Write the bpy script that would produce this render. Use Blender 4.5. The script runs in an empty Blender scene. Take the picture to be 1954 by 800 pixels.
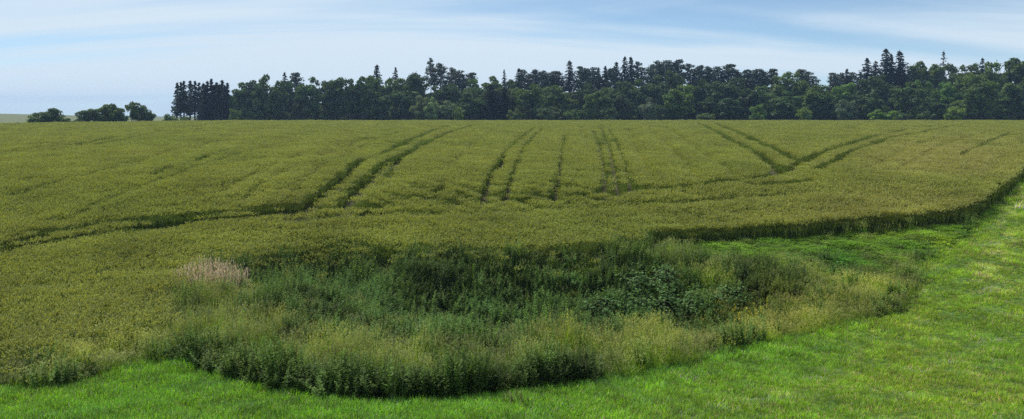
import bpy, math, random
import numpy as np

# ------------------------------------------------------------------ camera, sky, sun, exposure
scene = bpy.context.scene
F, CX, HY = 1700.0, 977.0, 200.0          # focal length in photo pixels, centre column, horizon row (photo 1954x800)
CAMZ = 9.0
cam_d = bpy.data.cameras.new('camera'); cam = bpy.data.objects.new('camera', cam_d)
scene.collection.objects.link(cam); scene.camera = cam
cam.location = (0, 0, CAMZ); cam.rotation_euler = (math.radians(90), 0, 0)
cam_d.sensor_width = 36.0; cam_d.lens = 36.0 * F / 1954.0
cam_d.shift_y = -(400.0 - HY) / 1954.0
cam_d.clip_start = 0.1; cam_d.clip_end = 20000

SUN_EL, SUN_AZ = math.radians(54), math.radians(-38)    # azimuth from +Y, negative = left
world = bpy.data.worlds.new('World'); scene.world = world; world.use_nodes = True
def build_world():
    nt = world.node_tree; N = nt.nodes; L = nt.links; N.clear()
    out = N.new('ShaderNodeOutputWorld'); bg = N.new('ShaderNodeBackground')
    sky = N.new('ShaderNodeTexSky'); sky.sky_type = 'NISHITA'; sky.sun_disc = False
    sky.sun_elevation = SUN_EL; sky.sun_rotation = SUN_AZ
    sky.altitude = 300; sky.air_density = SKY_A; sky.dust_density = 0.05; sky.ozone_density = 5.0
    # thin cirrus over the whole sky: noise on the plane of the cloud layer
    tc = N.new('ShaderNodeTexCoord')
    sep = N.new('ShaderNodeSeparateXYZ'); L.new(tc.outputs['Generated'], sep.inputs[0])
    zc = N.new('ShaderNodeMath'); zc.operation = 'MAXIMUM'; zc.inputs[1].default_value = 0.0
    L.new(sep.outputs['Z'], zc.inputs[0])
    za = N.new('ShaderNodeMath'); za.operation = 'ADD'; za.inputs[1].default_value = 0.22
    L.new(zc.outputs[0], za.inputs[0])
    dx = N.new('ShaderNodeMath'); dx.operation = 'DIVIDE'; L.new(sep.outputs['X'], dx.inputs[0]); L.new(za.outputs[0], dx.inputs[1])
    dy = N.new('ShaderNodeMath'); dy.operation = 'DIVIDE'; L.new(sep.outputs['Y'], dy.inputs[0]); L.new(za.outputs[0], dy.inputs[1])
    cmb = N.new('ShaderNodeCombineXYZ'); L.new(dx.outputs[0], cmb.inputs[0]); L.new(dy.outputs[0], cmb.inputs[1])
    def layer(rot, sc, loc, detail, dist, lo, hi):
        mp = N.new('ShaderNodeMapping'); L.new(cmb.outputs[0], mp.inputs['Vector'])
        mp.inputs['Rotation'].default_value = (0, 0, math.radians(rot)); mp.inputs['Scale'].default_value = sc
        mp.inputs['Location'].default_value = loc
        nz = N.new('ShaderNodeTexNoise'); L.new(mp.outputs[0], nz.inputs['Vector'])
        nz.inputs['Scale'].default_value = 1.0; nz.inputs['Detail'].default_value = detail
        nz.inputs['Roughness'].default_value = 0.55; nz.inputs['Distortion'].default_value = dist
        mr = N.new('ShaderNodeMapRange'); mr.interpolation_type = 'SMOOTHSTEP'; L.new(nz.outputs['Fac'], mr.inputs[0])
        mr.inputs[1].default_value = lo; mr.inputs[2].default_value = hi
        return mr.outputs[0]
    a = layer(SKY_R, SKY_SC, SKY_L, 6, 0.6, 0.32, 0.60)
    b = layer(-30, (0.35, 2.2, 1), (7.7, 0.4, 0), 8, 0.9, 0.42, 0.78)
    mx = N.new('ShaderNodeMath'); mx.operation = 'MULTIPLY_ADD'; L.new(b, mx.inputs[0]); mx.inputs[1].default_value = 0.25
    ma = N.new('ShaderNodeMath'); ma.operation = 'MULTIPLY'; L.new(a, ma.inputs[0]); ma.inputs[1].default_value = 0.74
    L.new(ma.outputs[0], mx.inputs[2])
    sc = N.new('ShaderNodeVectorMath'); sc.operation = 'MULTIPLY'; L.new(sky.outputs[0], sc.inputs[0]); sc.inputs[1].default_value = SKY_K
    mix = N.new('ShaderNodeMix'); mix.data_type = 'RGBA'
    vd = N.new('ShaderNodeMath'); vd.operation = 'ADD'; L.new(zc.outputs[0], vd.inputs[0]); vd.inputs[1].default_value = 0.10
    ve = N.new('ShaderNodeMath'); ve.operation = 'DIVIDE'; ve.inputs[0].default_value = 0.035; L.new(vd.outputs[0], ve.inputs[1])
    vf = N.new('ShaderNodeMath'); vf.operation = 'ADD'; vf.use_clamp = True; L.new(ve.outputs[0], vf.inputs[0]); L.new(mx.outputs[0], vf.inputs[1])
    L.new(vf.outputs[0], mix.inputs['Factor']); L.new(sc.outputs[0], mix.inputs['A'])
    mix.inputs['B'].default_value = CLOUD
    L.new(mix.outputs['Result'], bg.inputs['Color']); bg.inputs['Strength'].default_value = SKY_S
    L.new(bg.outputs[0], out.inputs['Surface'])
SKY_R = -15; SKY_SC = (0.30, 1.5, 1); SKY_L = (1.1, 8.9, 0)
SKY_S = 0.10; SKY_K = (1.10, 1.20, 1.10); SKY_A = 0.55; CLOUD = (6.9, 8.2, 9.3, 1)
build_world()
sun_d = bpy.data.lights.new('sun', 'SUN'); sun = bpy.data.objects.new('sun', sun_d); scene.collection.objects.link(sun)
sun_d.energy = 4.3; sun_d.angle = math.radians(0.55); sun_d.color = (1.0, 0.95, 0.86)
sun.rotation_euler = (math.radians(90) - SUN_EL, 0, -SUN_AZ + math.pi)
sun.location = (0, 0, 60)
vs = scene.view_settings; vs.view_transform = 'Standard'; vs.look = 'None'; vs.gamma = 1; vs.exposure = 0.0
scene.render.film_transparent = False
cy = scene.cycles
cy.use_denoising = False; cy.use_adaptive_sampling = False; cy.max_bounces = 6; cy.diffuse_bounces = 3; cy.glossy_bounces = 1
cy.transmission_bounces = 3; cy.volume_bounces = 0; cy.transparent_max_bounces = 4
cy.caustics_reflective = False; cy.caustics_refractive = False

rng = np.random.default_rng(7)
random.seed(7)
col = scene.collection

# ------------------------------------------------------------------ terrain
PY = np.array([-400, -60, 0, 3, 8, 15, 19, 22, 25.5, 29, 33, 38, 43, 50, 56, 62, 72, 90, 120, 160, 200, 250, 272, 300, 340, 420, 650, 1000, 3200.])
PZ = np.array([7.6, 7.4, 7.3, 6.9, 4.9, 2.7, 1.75, 1.25, .76, .47, .38, .50, .88, 1.45, 2.22, 2.86, 3.30, 3.66, 3.86, 3.84, 3.62, 3.30, 3.10, 2.5, 1.8, 1.2, -.3, -4.0, -30.])
def pchip(x, y):
    h = np.diff(x); d = np.diff(y) / h; m = np.zeros_like(y)
    for i in range(1, len(x) - 1):
        if d[i-1] * d[i] > 0:
            w1 = 2 * h[i] + h[i-1]; w2 = h[i] + 2 * h[i-1]
            m[i] = (w1 + w2) / (w1 / d[i-1] + w2 / d[i])
    m[0] = d[0]; m[-1] = d[-1]
    return m
PM = pchip(PY, PZ)
def base_z(Y):
    Y = np.clip(Y, PY[0], PY[-1]); i = np.clip(np.searchsorted(PY, Y) - 1, 0, len(PY) - 2)
    h = PY[i+1] - PY[i]; t = (Y - PY[i]) / h
    return ((1 + 2*t) * (1-t)**2) * PZ[i] + t * (1-t)**2 * h * PM[i] + t*t * (3 - 2*t) * PZ[i+1] + t*t * (t-1) * h * PM[i+1]
def sstep(a, b, x):
    t = np.clip((x - a) / (b - a), 0, 1); return t * t * (3 - 2 * t)
def vnoise(x, y, scale, seed):
    r = np.random.default_rng(seed); s = np.zeros_like(np.asarray(x, float)); tot = 0
    for k in range(9):
        a = r.uniform(0, 2 * np.pi); w = (2 * np.pi / scale) * r.uniform(0.6, 1.9); p = r.uniform(0, 6.28)
        s = s + np.sin((np.cos(a) * x + np.sin(a) * y) * w + p); tot += 0.5
    return s / math.sqrt(tot)
def edge_y(X):                                   # far edge of the crop
    return np.interp(X, [-400, -200, -118, -97, -84, -60, 400], [165, 180, 205, 245, 266, 270, 270])
def height(X, Y):
    X = np.asarray(X, float); Y = np.asarray(Y, float)
    z = base_z(Y)
    # the damp hollow, two lobes
    r1 = ((X - 2.5) / 11.0) ** 2 + ((Y - 38) / 7.2) ** 2
    r2 = ((X + 8.6) / 4.5) ** 2 + ((Y - 42) / 4.2) ** 2
    z = z - 1.55 * sstep(1.0, 0.1, r1) - 1.0 * sstep(1.0, 0.1, r2) * sstep(0.0, 1.0, r1)
    # the field drops away beyond its left edge; a rise far left, a wooded rise right
    d = np.clip(Y - edge_y(X) - 3, 0, 90) * sstep(-55, -82, X)
    z = z - 2.6 * sstep(0, 60, d)
    z = z + 6.5 * np.exp(-((X + 470) / 200) ** 2 - ((Y - 650) / 150) ** 2)
    z = z + 6.0 * sstep(30, 140, X) * sstep(318, 420, Y) * sstep(900, 600, Y)
    z = z + 0.10 * vnoise(X, Y, 34, 3) * sstep(8, 25, Y) * sstep(400, 100, Y) * 0.6 + 0.03 * vnoise(X, Y, 7, 4) * sstep(120, 60, Y)
    return z
def to_px(X, Y, Z):
    return CX + F * X / Y, HY + (CAMZ - Z) * F / Y
_Y = np.concatenate([np.linspace(17, 120, 1400), np.linspace(120.2, 420, 900)])
def pix(x, y, up=0.0):                           # first ground point (raised by up) seen at a photo pixel
    X = (x - CX) / F * _Y
    row = HY + (CAMZ - height(X, _Y) - up) * F / _Y
    k = np.argmax(row <= y)
    if row[k] > y: k = len(_Y) - 1
    if k > 0:
        t = (row[k-1] - y) / max(1e-6, row[k-1] - row[k]); yy = _Y[k-1] + t * (_Y[k] - _Y[k-1])
    else: yy = _Y[0]
    return (x - CX) / F * yy, yy
def inpoly(px, py, poly):
    poly = np.asarray(poly, float); n = len(poly); c = np.zeros(px.shape, bool); j = n - 1
    for i in range(n):
        xi, yi = poly[i]; xj, yj = poly[j]
        m = ((yi > py) != (yj > py)) & (px < (xj - xi) * (py - yi) / (yj - yi + 1e-12) + xi)
        c ^= m; j = i
    return c

# boundaries traced on the photograph, carried onto the ground
CROP_EDGE = [(-420, 722), (-150, 724), (0, 722), (120, 700), (215, 648), (290, 596), (345, 560), (385, 543), (440, 531), (490, 520), (545, 512), (700, 510), (900, 504),
             (1100, 500), (1215, 484), (1285, 470), (1500, 461), (1700, 444), (1830, 428), (1875, 408), (1925, 368), (1956, 336), (1990, 300), (2050, 262), (2120, 244)]
MEADOW_EDGE = [(-420, 735), (-150, 742), (0, 748), (150, 738), (240, 703), (330, 690), (380, 703), (440, 728), (530, 749), (640, 763), (760, 769), (880, 761), (970, 751),
               (1080, 739), (1200, 719), (1300, 703), (1400, 669), (1500, 648), (1600, 623), (1690, 608), (1735, 579), (1760, 548), (1752, 515), (1785, 482), (1845, 452), (1868, 428)]
CROP_W = [pix(x, y) for x, y in CROP_EDGE]
MEAD_W = [pix(x, y) for x, y in MEADOW_EDGE]
CROP_POLY = [(-330, CROP_W[0][1])] + CROP_W + [(160, 270), (0, 270), (-60, 270), (-84, 266), (-97, 245), (-118, 205), (-200, 180), (-330, 168)]
# weeds: between the crop edge and the meadow edge
WEED_POLY = [(-60, MEAD_W[0][1])] + MEAD_W + [CROP_W[17]] + CROP_W[:17][::-1] + [(-60, CROP_W[0][1])]
def seg_dist(px, py, line):
    d = np.full(px.shape, 1e9)
    for (x0, y0), (x1, y1) in zip(line[:-1], line[1:]):
        vx, vy = x1 - x0, y1 - y0; L2 = vx*vx + vy*vy + 1e-12
        t = np.clip(((px - x0) * vx + (py - y0) * vy) / L2, 0, 1)
        d = np.minimum(d, np.hypot(px - x0 - t * vx, py - y0 - t * vy))
    return d

# ------------------------------------------------------------------ materials
def new_mat(name):
    m = bpy.data.materials.new(name); m.use_nodes = True; m.node_tree.nodes.clear(); return m
def leaf_mat(name, colr, trans=0.4, tint=None, gloss=0.02, rough=0.6, tcol=None, jitter=0.25):
    """Thin leaf: diffuse + translucent + a little sheen. tint: 'inst' (scatter attribute) or 'obj' (object colour)."""
    m = new_mat(name); nt = m.node_tree; N = nt.nodes; L = nt.links
    out = N.new('ShaderNodeOutputMaterial')
    rgb = N.new('ShaderNodeRGB'); rgb.outputs[0].default_value = (*colr, 1)
    c = rgb.outputs[0]
    def mul(a, b, fac=1.0):
        x = N.new('ShaderNodeMix'); x.data_type = 'RGBA'; x.blend_type = 'MULTIPLY'; x.inputs['Factor'].default_value = fac
        L.new(a, x.inputs['A']); L.new(b, x.inputs['B']); return x.outputs['Result']
    if tint == 'inst':
        a = N.new('ShaderNodeAttribute'); a.attribute_type = 'INSTANCER'; a.attribute_name = 'tint'; c = mul(c, a.outputs['Color'])
    elif tint == 'obj':
        a = N.new('ShaderNodeObjectInfo'); c = mul(c, a.outputs['Color'])
    if jitter:                                     # leaf-to-leaf colour spread
        g = N.new('ShaderNodeNewGeometry'); mr = N.new('ShaderNodeMapRange'); L.new(g.outputs['Random Per Island'], mr.inputs[0])
        mr.inputs[3].default_value = 1 - jitter; mr.inputs[4].default_value = 1 + jitter
        v = N.new('ShaderNodeVectorMath'); v.operation = 'SCALE'; L.new(c, v.inputs[0]); L.new(mr.outputs[0], v.inputs['Scale']); c = v.outputs[0]
    df = N.new('ShaderNodeBsdfDiffuse'); tr = N.new('ShaderNodeBsdfTranslucent'); L.new(c, df.inputs[0])
    tc = N.new('ShaderNodeMix'); tc.data_type = 'RGBA'; tc.blend_type = 'MULTIPLY'; tc.inputs['Factor'].default_value = 1
    tc.inputs['B'].default_value = (*(tcol or (1.25, 1.15, 0.55)), 1); L.new(c, tc.inputs['A']); L.new(tc.outputs['Result'], tr.inputs[0])
    mx = N.new('ShaderNodeMixShader'); mx.inputs[0].default_value = trans; L.new(df.outputs[0], mx.inputs[1]); L.new(tr.outputs[0], mx.inputs[2])
    gl = N.new('ShaderNodeBsdfGlossy'); gl.inputs['Roughness'].default_value = rough; gl.inputs[0].default_value = (1, 1, 1, 1)
    m2 = N.new('ShaderNodeMixShader'); m2.inputs[0].default_value = gloss; L.new(mx.outputs[0], m2.inputs[1]); L.new(gl.outputs[0], m2.inputs[2])
    L.new(m2.outputs[0], out.inputs['Surface'])
    return m
def bark_mat(name, a, b):
    m = new_mat(name); nt = m.node_tree; N = nt.nodes; L = nt.links
    out = N.new('ShaderNodeOutputMaterial'); p = N.new('ShaderNodeBsdfPrincipled'); p.inputs['Roughness'].default_value = 0.9
    tc = N.new('ShaderNodeTexCoord'); nz = N.new('ShaderNodeTexNoise'); nz.inputs['Scale'].default_value = 3; nz.inputs['Detail'].default_value = 5
    L.new(tc.outputs['Object'], nz.inputs['Vector'])
    r = N.new('ShaderNodeValToRGB'); r.color_ramp.elements[0].position = .35; r.color_ramp.elements[1].position = .7
    r.color_ramp.elements[0].color = (*a, 1); r.color_ramp.elements[1].color = (*b, 1)
    L.new(nz.outputs['Fac'], r.inputs[0]); L.new(r.outputs[0], p.inputs['Base Color']); L.new(p.outputs[0], out.inputs['Surface'])
    return m
M = {}
M['bark'] = bark_mat('bark', (.035, .03, .026), (.10, .085, .07))
M['pine_bark'] = bark_mat('pine_bark', (.05, .035, .028), (.17, .095, .06))
M['broad'] = leaf_mat('broad_leaf', (.080, .130, .030), .40, 'obj')
M['needle'] = leaf_mat('needle', (.034, .052, .026), .15, 'obj')
M['pine_needle'] = leaf_mat('pine_needle', (.055, .078, .042), .2, 'obj')
M['willow'] = leaf_mat('willow_leaf', (.16, .22, .11), .36, 'obj')
M['wheat_leaf'] = leaf_mat('wheat_leaf', (.134, .195, .026), .42, 'inst', jitter=.4)
M['wheat_ear'] = leaf_mat('wheat_ear', (.30, .335, .075), .35, 'inst', jitter=.4)
M['grass'] = leaf_mat('meadow_blade', (.165, .37, .022), .48, 'inst', jitter=.5)
M['grass_dry'] = leaf_mat('meadow_straw', (.42, .40, .20), .35, 'inst')
M['tall_blade'] = leaf_mat('tall_blade', (.165, .29, .030), .48, 'inst')
M['panicle'] = leaf_mat('panicle', (.225, .28, .085), .40, 'inst')
M['herb'] = leaf_mat('herb_leaf', (.105, .185, .032), .42, 'inst', .012)
M['herb_stem'] = leaf_mat('herb_stem', (.08, .11, .03), .1, 'inst')
M['bramble'] = leaf_mat('bramble_leaf', (.110, .205, .055), .38, None, .012, .6, jitter=.45)
M['clover'] = leaf_mat('clover_leaf', (.185, .335, .034), .48, 'inst', jitter=.4)
M['flower'] = leaf_mat('yellow_flower', (.60, .56, .04), .3)
M['dry'] = leaf_mat('dry_grass', (.58, .47, .33), .40, tcol=(1.1, 1.05, .85))
M['herb_plain'] = leaf_mat('herb_plain', (.055, .11, .026), .34)
M['dock'] = leaf_mat('dock_leaf', (.12, .14, .04), .34)

def ground_mat():
    m = new_mat('ground_soil_and_turf'); nt = m.node_tree; N = nt.nodes; L = nt.links
    out = N.new('ShaderNodeOutputMaterial'); p = N.new('ShaderNodeBsdfPrincipled'); p.inputs['Roughness'].default_value = 0.95
    p.inputs['Specular IOR Level'].default_value = 0.15
    a = N.new('ShaderNodeAttribute'); a.attribute_name = 'cover'
    g = N.new('ShaderNodeNewGeometry'); nz = N.new('ShaderNodeTexNoise'); L.new(g.outputs['Position'], nz.inputs['Vector'])
    nz.inputs['Scale'].default_value = 1.7; nz.inputs['Detail'].default_value = 8
    mr = N.new('ShaderNodeMapRange'); L.new(nz.outputs['Fac'], mr.inputs[0]); mr.inputs[1].default_value = .3; mr.inputs[2].default_value = .7
    mr.inputs[3].default_value = .65; mr.inputs[4].default_value = 1.35
    v = N.new('ShaderNodeVectorMath'); v.operation = 'SCALE'; L.new(a.outputs['Color'], v.inputs[0]); L.new(mr.outputs[0], v.inputs['Scale'])
    L.new(v.outputs[0], p.inputs['Base Color']); L.new(p.outputs[0], out.inputs['Surface']); return m
M['ground'] = ground_mat()

# ------------------------------------------------------------------ mesh helpers
class MB:
    def __init__(self): self.v = []; self.f = []; self.m = []
    def quad(self, a, b, c, d, mi=0):
        n = len(self.v); self.v += [a, b, c, d]; self.f.append((n, n+1, n+2, n+3)); self.m.append(mi)
    def tri(self, a, b, c, mi=0):
        n = len(self.v); self.v += [a, b, c]; self.f.append((n, n+1, n+2)); self.m.append(mi)
    def ribbon(self, p, az, length, width, lean, bend, mi=0, segs=3, tip=0.15):
        """A bending blade that starts at p."""
        n = len(self.v); ca, sa = math.cos(az), math.sin(az); x, y, z = p; th = lean; st = length / segs
        for s in range(segs + 1):
            w = width * (1 - (1 - tip) * (s / segs) ** 1.6) / 2
            self.v.append((x - sa * w, y + ca * w, z)); self.v.append((x + sa * w, y - ca * w, z))
            if s < segs: self.f.append((n + 2*s, n + 2*s + 1, n + 2*s + 3, n + 2*s + 2)); self.m.append(mi)
            x += math.sin(th) * ca * st; y += math.sin(th) * sa * st; z += math.cos(th) * st; th += bend / segs
        return (x, y, z)
    def tube(self, pts, radii, n=6, mi=0):
        b0 = len(self.v); P = [np.array(p, float) for p in pts]
        for i, p in enumerate(P):
            d = P[min(i+1, len(P)-1)] - P[max(i-1, 0)]; d /= (np.linalg.norm(d) + 1e-9)
            u = np.cross(d, (0.31, 0.95, 0.1) if abs(d[2]) > .8 else (0, 0, 1)); u /= np.linalg.norm(u); w = np.cross(d, u)
            for k in range(n):
                a = 2 * math.pi * k / n; self.v.append(tuple(p + radii[i] * (math.cos(a) * u + math.sin(a) * w)))
        for i in range(len(P) - 1):
            for k in range(n):
                self.f.append((b0 + i*n + k, b0 + i*n + (k+1) % n, b0 + (i+1)*n + (k+1) % n, b0 + (i+1)*n + k)); self.m.append(mi)
    def cards(self, C, Nn, U, su, sv, mi=0):
        """Leaf-shaped diamonds at C with normal Nn, long axis U."""
        V = np.cross(Nn, U); V /= (np.linalg.norm(V, axis=1, keepdims=True) + 1e-9); U = np.cross(V, Nn)
        a = C - U * su[:, None]; c = C + U * su[:, None]; b = C + V * sv[:, None] - U * (0.15 * su)[:, None]; d = C - V * sv[:, None] - U * (0.15 * su)[:, None]
        q = np.stack([a, b, c, d], 1).reshape(-1, 3); n = len(self.v); self.v += [tuple(t) for t in q.tolist()]
        for i in range(len(C)): self.f.append((n + 4*i, n + 4*i + 1, n + 4*i + 2, n + 4*i + 3)); self.m.append(mi)
    def mesh(self, name, mats):
        me = bpy.data.meshes.new(name); me.from_pydata(self.v, [], self.f)
        for m in mats: me.materials.append(m)
        if any(self.m): me.polygons.foreach_set('material_index', self.m)
        me.update(); return me
def obj(name, me, parent=None, link=True):
    o = bpy.data.objects.new(name, me)
    if link: col.objects.link(o)
    if parent: o.parent = parent
    return o
def tag(o, label=None, cat=None, group=None, kind=None):
    if label: o['label'] = label
    if cat: o['category'] = cat
    if group: o['group'] = group
    if kind: o['kind'] = kind
    return o
def unit(a): return a / (np.linalg.norm(a, axis=1, keepdims=True) + 1e-9)

# ------------------------------------------------------------------ ground sheet
def build_ground():
    ys = np.concatenate([np.linspace(-300, -5, 8), np.linspace(0, 20, 16), np.linspace(21, 75, 130), np.linspace(76, 140, 60),
                         np.linspace(143, 420, 70), np.linspace(430, 1100, 45), np.linspace(1200, 3000, 10)])
    u = np.linspace(-1, 1, 181)
    X = []; Yv = []
    for y in ys:
        half = 60 + 1.0 * max(y, 0) + (700 if y > 1000 else 0); X.append(u * half); Yv.append(np.full(u.shape, y))
    X = np.array(X); Yv = np.array(Yv); Z = height(X, Yv)
    nr, nc = X.shape; v = np.stack([X, Yv, Z], -1).reshape(-1, 3)
    i = np.arange(nr - 1)[:, None] * nc + np.arange(nc - 1)[None]; i = i.ravel()
    f = np.stack([i, i + 1, i + nc + 1, i + nc], 1)
    me = bpy.data.meshes.new('ground'); me.from_pydata(v.tolist(), [], f.tolist())
    x, y = v[:, 0], v[:, 1]
    c = np.tile(np.array([.060, .115, .022]), (len(v), 1))                      # turf
    wd = inpoly(x, y, WEED_POLY); c[wd] = (.035, .055, .018)
    cr = inpoly(x, y, CROP_POLY); c[cr] = (.065, .060, .028)
    fr = (y > 285); c[fr] = (.05, .075, .025)
    hill = (y > 480) & (x < -120); c[hill] = (.13, .145, .06)
    me.attributes.new('cover', 'FLOAT_COLOR', 'POINT').data.foreach_set('color', np.concatenate([c, np.ones((len(c), 1))], 1).astype(np.float32).ravel())
    me.polygons.foreach_set('use_smooth', np.ones(len(f), bool)); me.materials.append(M['ground']); me.update()
    o = obj('ground', me); tag(o, 'rolling farmland ground under the crop, meadow and wood', kind='structure')
build_ground()

# ------------------------------------------------------------------ scatter: points with attributes, instanced by geometry nodes
def scatter(name, label, pts, kind, scl, rot, tint, protos):
    me = bpy.data.meshes.new(name); me.vertices.add(len(pts)); me.vertices.foreach_set('co', np.asarray(pts, np.float32).ravel())
    me.attributes.new('pk', 'INT', 'POINT').data.foreach_set('value', np.asarray(kind, np.int32))
    me.attributes.new('scl', 'FLOAT_VECTOR', 'POINT').data.foreach_set('vector', np.asarray(scl, np.float32).ravel())
    me.attributes.new('rot', 'FLOAT_VECTOR', 'POINT').data.foreach_set('vector', np.asarray(rot, np.float32).ravel())
    me.attributes.new('tint', 'FLOAT_VECTOR', 'POINT').data.foreach_set('vector', np.asarray(tint, np.float32).ravel())
    me.update(); o = obj(name, me); tag(o, label, kind='stuff')
    ng = bpy.data.node_groups.new(name + '_scatter', 'GeometryNodeTree')
    ng.interface.new_socket('Geometry', in_out='INPUT', socket_type='NodeSocketGeometry')
    ng.interface.new_socket('Geometry', in_out='OUTPUT', socket_type='NodeSocketGeometry')
    N = ng.nodes; L = ng.links; gi = N.new('NodeGroupInput'); go = N.new('NodeGroupOutput'); jn = N.new('GeometryNodeJoinGeometry')
    def attr(nm, t):
        a = N.new('GeometryNodeInputNamedAttribute'); a.data_type = t; a.inputs['Name'].default_value = nm; return a.outputs['Attribute']
    pk = attr('pk', 'INT'); sc = attr('scl', 'FLOAT_VECTOR'); ro = attr('rot', 'FLOAT_VECTOR')
    for k, po in enumerate(protos):
        oi = N.new('GeometryNodeObjectInfo'); oi.inputs['Object'].default_value = po; oi.inputs['As Instance'].default_value = True
        cmp_ = N.new('FunctionNodeCompare'); cmp_.data_type = 'INT'; cmp_.operation = 'EQUAL'
        L.new(pk, cmp_.inputs[2]); cmp_.inputs[3].default_value = k
        ip = N.new('GeometryNodeInstanceOnPoints'); L.new(gi.outputs[0], ip.inputs['Points']); L.new(cmp_.outputs[0], ip.inputs['Selection'])
        L.new(oi.outputs['Geometry'], ip.inputs['Instance']); L.new(ro, ip.inputs['Rotation']); L.new(sc, ip.inputs['Scale'])
        L.new(ip.outputs[0], jn.inputs[0])
    L.new(jn.outputs[0], go.inputs[0])
    md = o.modifiers.new('scatter', 'NODES'); md.node_group = ng
    return o
def proto(name, mb, mats): return obj(name, mb.mesh(name, mats), link=False)

# ---- plant prototypes
R = random.random
def U_(a, b): return a + (b - a) * random.random()
def wheat_proto(k, foot, n, wmul):
    mb = MB()
    for i in range(n):
        x, y = U_(-.5, .5) * foot, U_(-.5, .5) * foot; az = U_(0, 6.28); h = U_(.80, .97)
        p = mb.ribbon((x, y, 0), az, h * .86, .012 * wmul, U_(0, .12), U_(0, .15), 0, 2, .8)
        for j in range(2):
            zz = U_(.35, .75) * h
            mb.ribbon((x, y, zz), U_(0, 6.28), U_(.18, .32), .018 * wmul, U_(.3, .8), U_(.8, 1.8), 0, 2)
        mb.ribbon(p, az + U_(-.6, .6), U_(.09, .14), .020 * wmul, U_(.1, .7), U_(.3, 1.3), 1, 2, .5)
        mb.ribbon(p, az + 1.57, U_(.09, .13), .020 * wmul, U_(.1, .5), U_(.3, 1.0), 1, 2, .5)
    return proto('wheat_clump', mb, [M['wheat_leaf'], M['wheat_ear']])
def grass_proto(n, foot, h0, h1, w, dry=0.05):
    mb = MB()
    for i in range(n):
        mb.ribbon((U_(-.5, .5) * foot, U_(-.5, .5) * foot, -.01), U_(0, 6.28), U_(h0, h1), w * U_(.7, 1.3), U_(0, .6), U_(.2, 1.5), 1 if R() < dry else 0, 3)
    return proto('grass_clump', mb, [M['grass'], M['grass_dry']])
def tallgrass_proto(n=34, h0=.6, h1=1.15, foot=.45, pan=.5):
    mb = MB()
    for i in range(n):
        x, y = U_(-.5, .5) * foot, U_(-.5, .5) * foot; az = U_(0, 6.28); h = U_(h0, h1)
        if R() < pan:
            p = mb.ribbon((x, y, 0), az, h, .010, U_(0, .15), U_(0, .3), 0, 3, .6)
            for j in range(7):
                t = U_(-.22, .02)
                mb.ribbon((p[0], p[1], p[2] + t), U_(0, 6.28), U_(.04, .09), .016, U_(.2, .9), U_(0, .8), 1, 1, .5)
        else:
            mb.ribbon((x, y, 0), az, h * U_(.7, .95), .016, U_(0, .35), U_(.3, 1.6), 0, 4)
        mb.ribbon((x, y, 0), U_(0, 6.28), h * U_(.35, .6), .016, U_(.1, .6), U_(.4, 1.6), 0, 3)
    return proto('tall_grass_clump', mb, [M['tall_blade'], M['panicle']])
def herb_proto(n=5, h0=.8, h1=1.25, foot=.4, lw=.07, ll=.135, mats=None, top=None):
    mb = MB()
    for i in range(n):
        x, y = U_(-.5, .5) * foot, U_(-.5, .5) * foot; h = U_(h0 * .75, h1 * 1.05); la, ld = U_(0, 6.28), U_(0, .34); a0 = U_(0, 3)
        mb.ribbon((x, y, 0), la, h, .014, ld, .05, 1, 2, .6); mb.ribbon((x, y, 0), la + 1.57, h, .014, 0, .02, 1, 2, .6)
        nl = int(h / .075)
        for j in range(nl):
            t = (j + 1) / nl; zz = h * (.12 + .88 * t); k = math.sin(ld) * zz; r = (1.25 - .75 * t)
            for s in (0, 1):
                az = a0 + j * 1.9 + s * math.pi + U_(-.8, .8)
                mb.ribbon((x + math.cos(la) * k, y + math.sin(la) * k, zz), az, ll * r * U_(.8, 1.3), lw * r * U_(.8, 1.3), U_(.7, 1.3), U_(.3, 1.1), 0, 2, .1)
        if top is not None:
            for j in range(12):
                mb.ribbon((x + math.cos(la) * math.sin(ld) * h, y + math.sin(la) * math.sin(ld) * h, h - U_(0, .25)), U_(0, 6.28), U_(.04, .10), .03, U_(.3, 1.2), .6, top, 1, .4)
    return mb if mats is None else proto('herb_clump', mb, mats)
def clover_proto(n=26, foot=.45, h=.20):
    mb = MB()
    for i in range(n):
        x, y, z = U_(-.5, .5) * foot, U_(-.5, .5) * foot, h * U_(.35, 1); az = U_(0, 6.28)
        for j in range(3): mb.ribbon((x, y, z), az + j * 2.09, U_(.03, .07), U_(.03, .05), U_(1.0, 1.5), .3, 0, 1, .5)
    for i in range(80): mb.ribbon((U_(-.5, .5) * foot, U_(-.5, .5) * foot, 0), U_(0, 6.28), h * U_(.6, 1.5), .014, U_(0, .5), U_(.3, 1.4), 0, 3)
    return proto('clover_clump', mb, [M['clover']])

def jgrid(x0, x1, y0, y1, s):
    nx, ny = int((x1 - x0) / s) + 1, int((y1 - y0) / s) + 1
    gx, gy = np.meshgrid(np.arange(nx), np.arange(ny)); n = gx.size
    return x0 + (gx.ravel() + rng.random(n)) * s, y0 + (gy.ravel() + rng.random(n)) * s
def wedge(x, y, m=9.0): return np.abs(x) < (CX / F) * y + m
def rand_rot(n, tilt=.12):
    r = np.zeros((n, 3)); r[:, 0] = rng.normal(0, tilt, n); r[:, 1] = rng.normal(0, tilt, n); r[:, 2] = rng.random(n) * 6.283; return r

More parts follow.
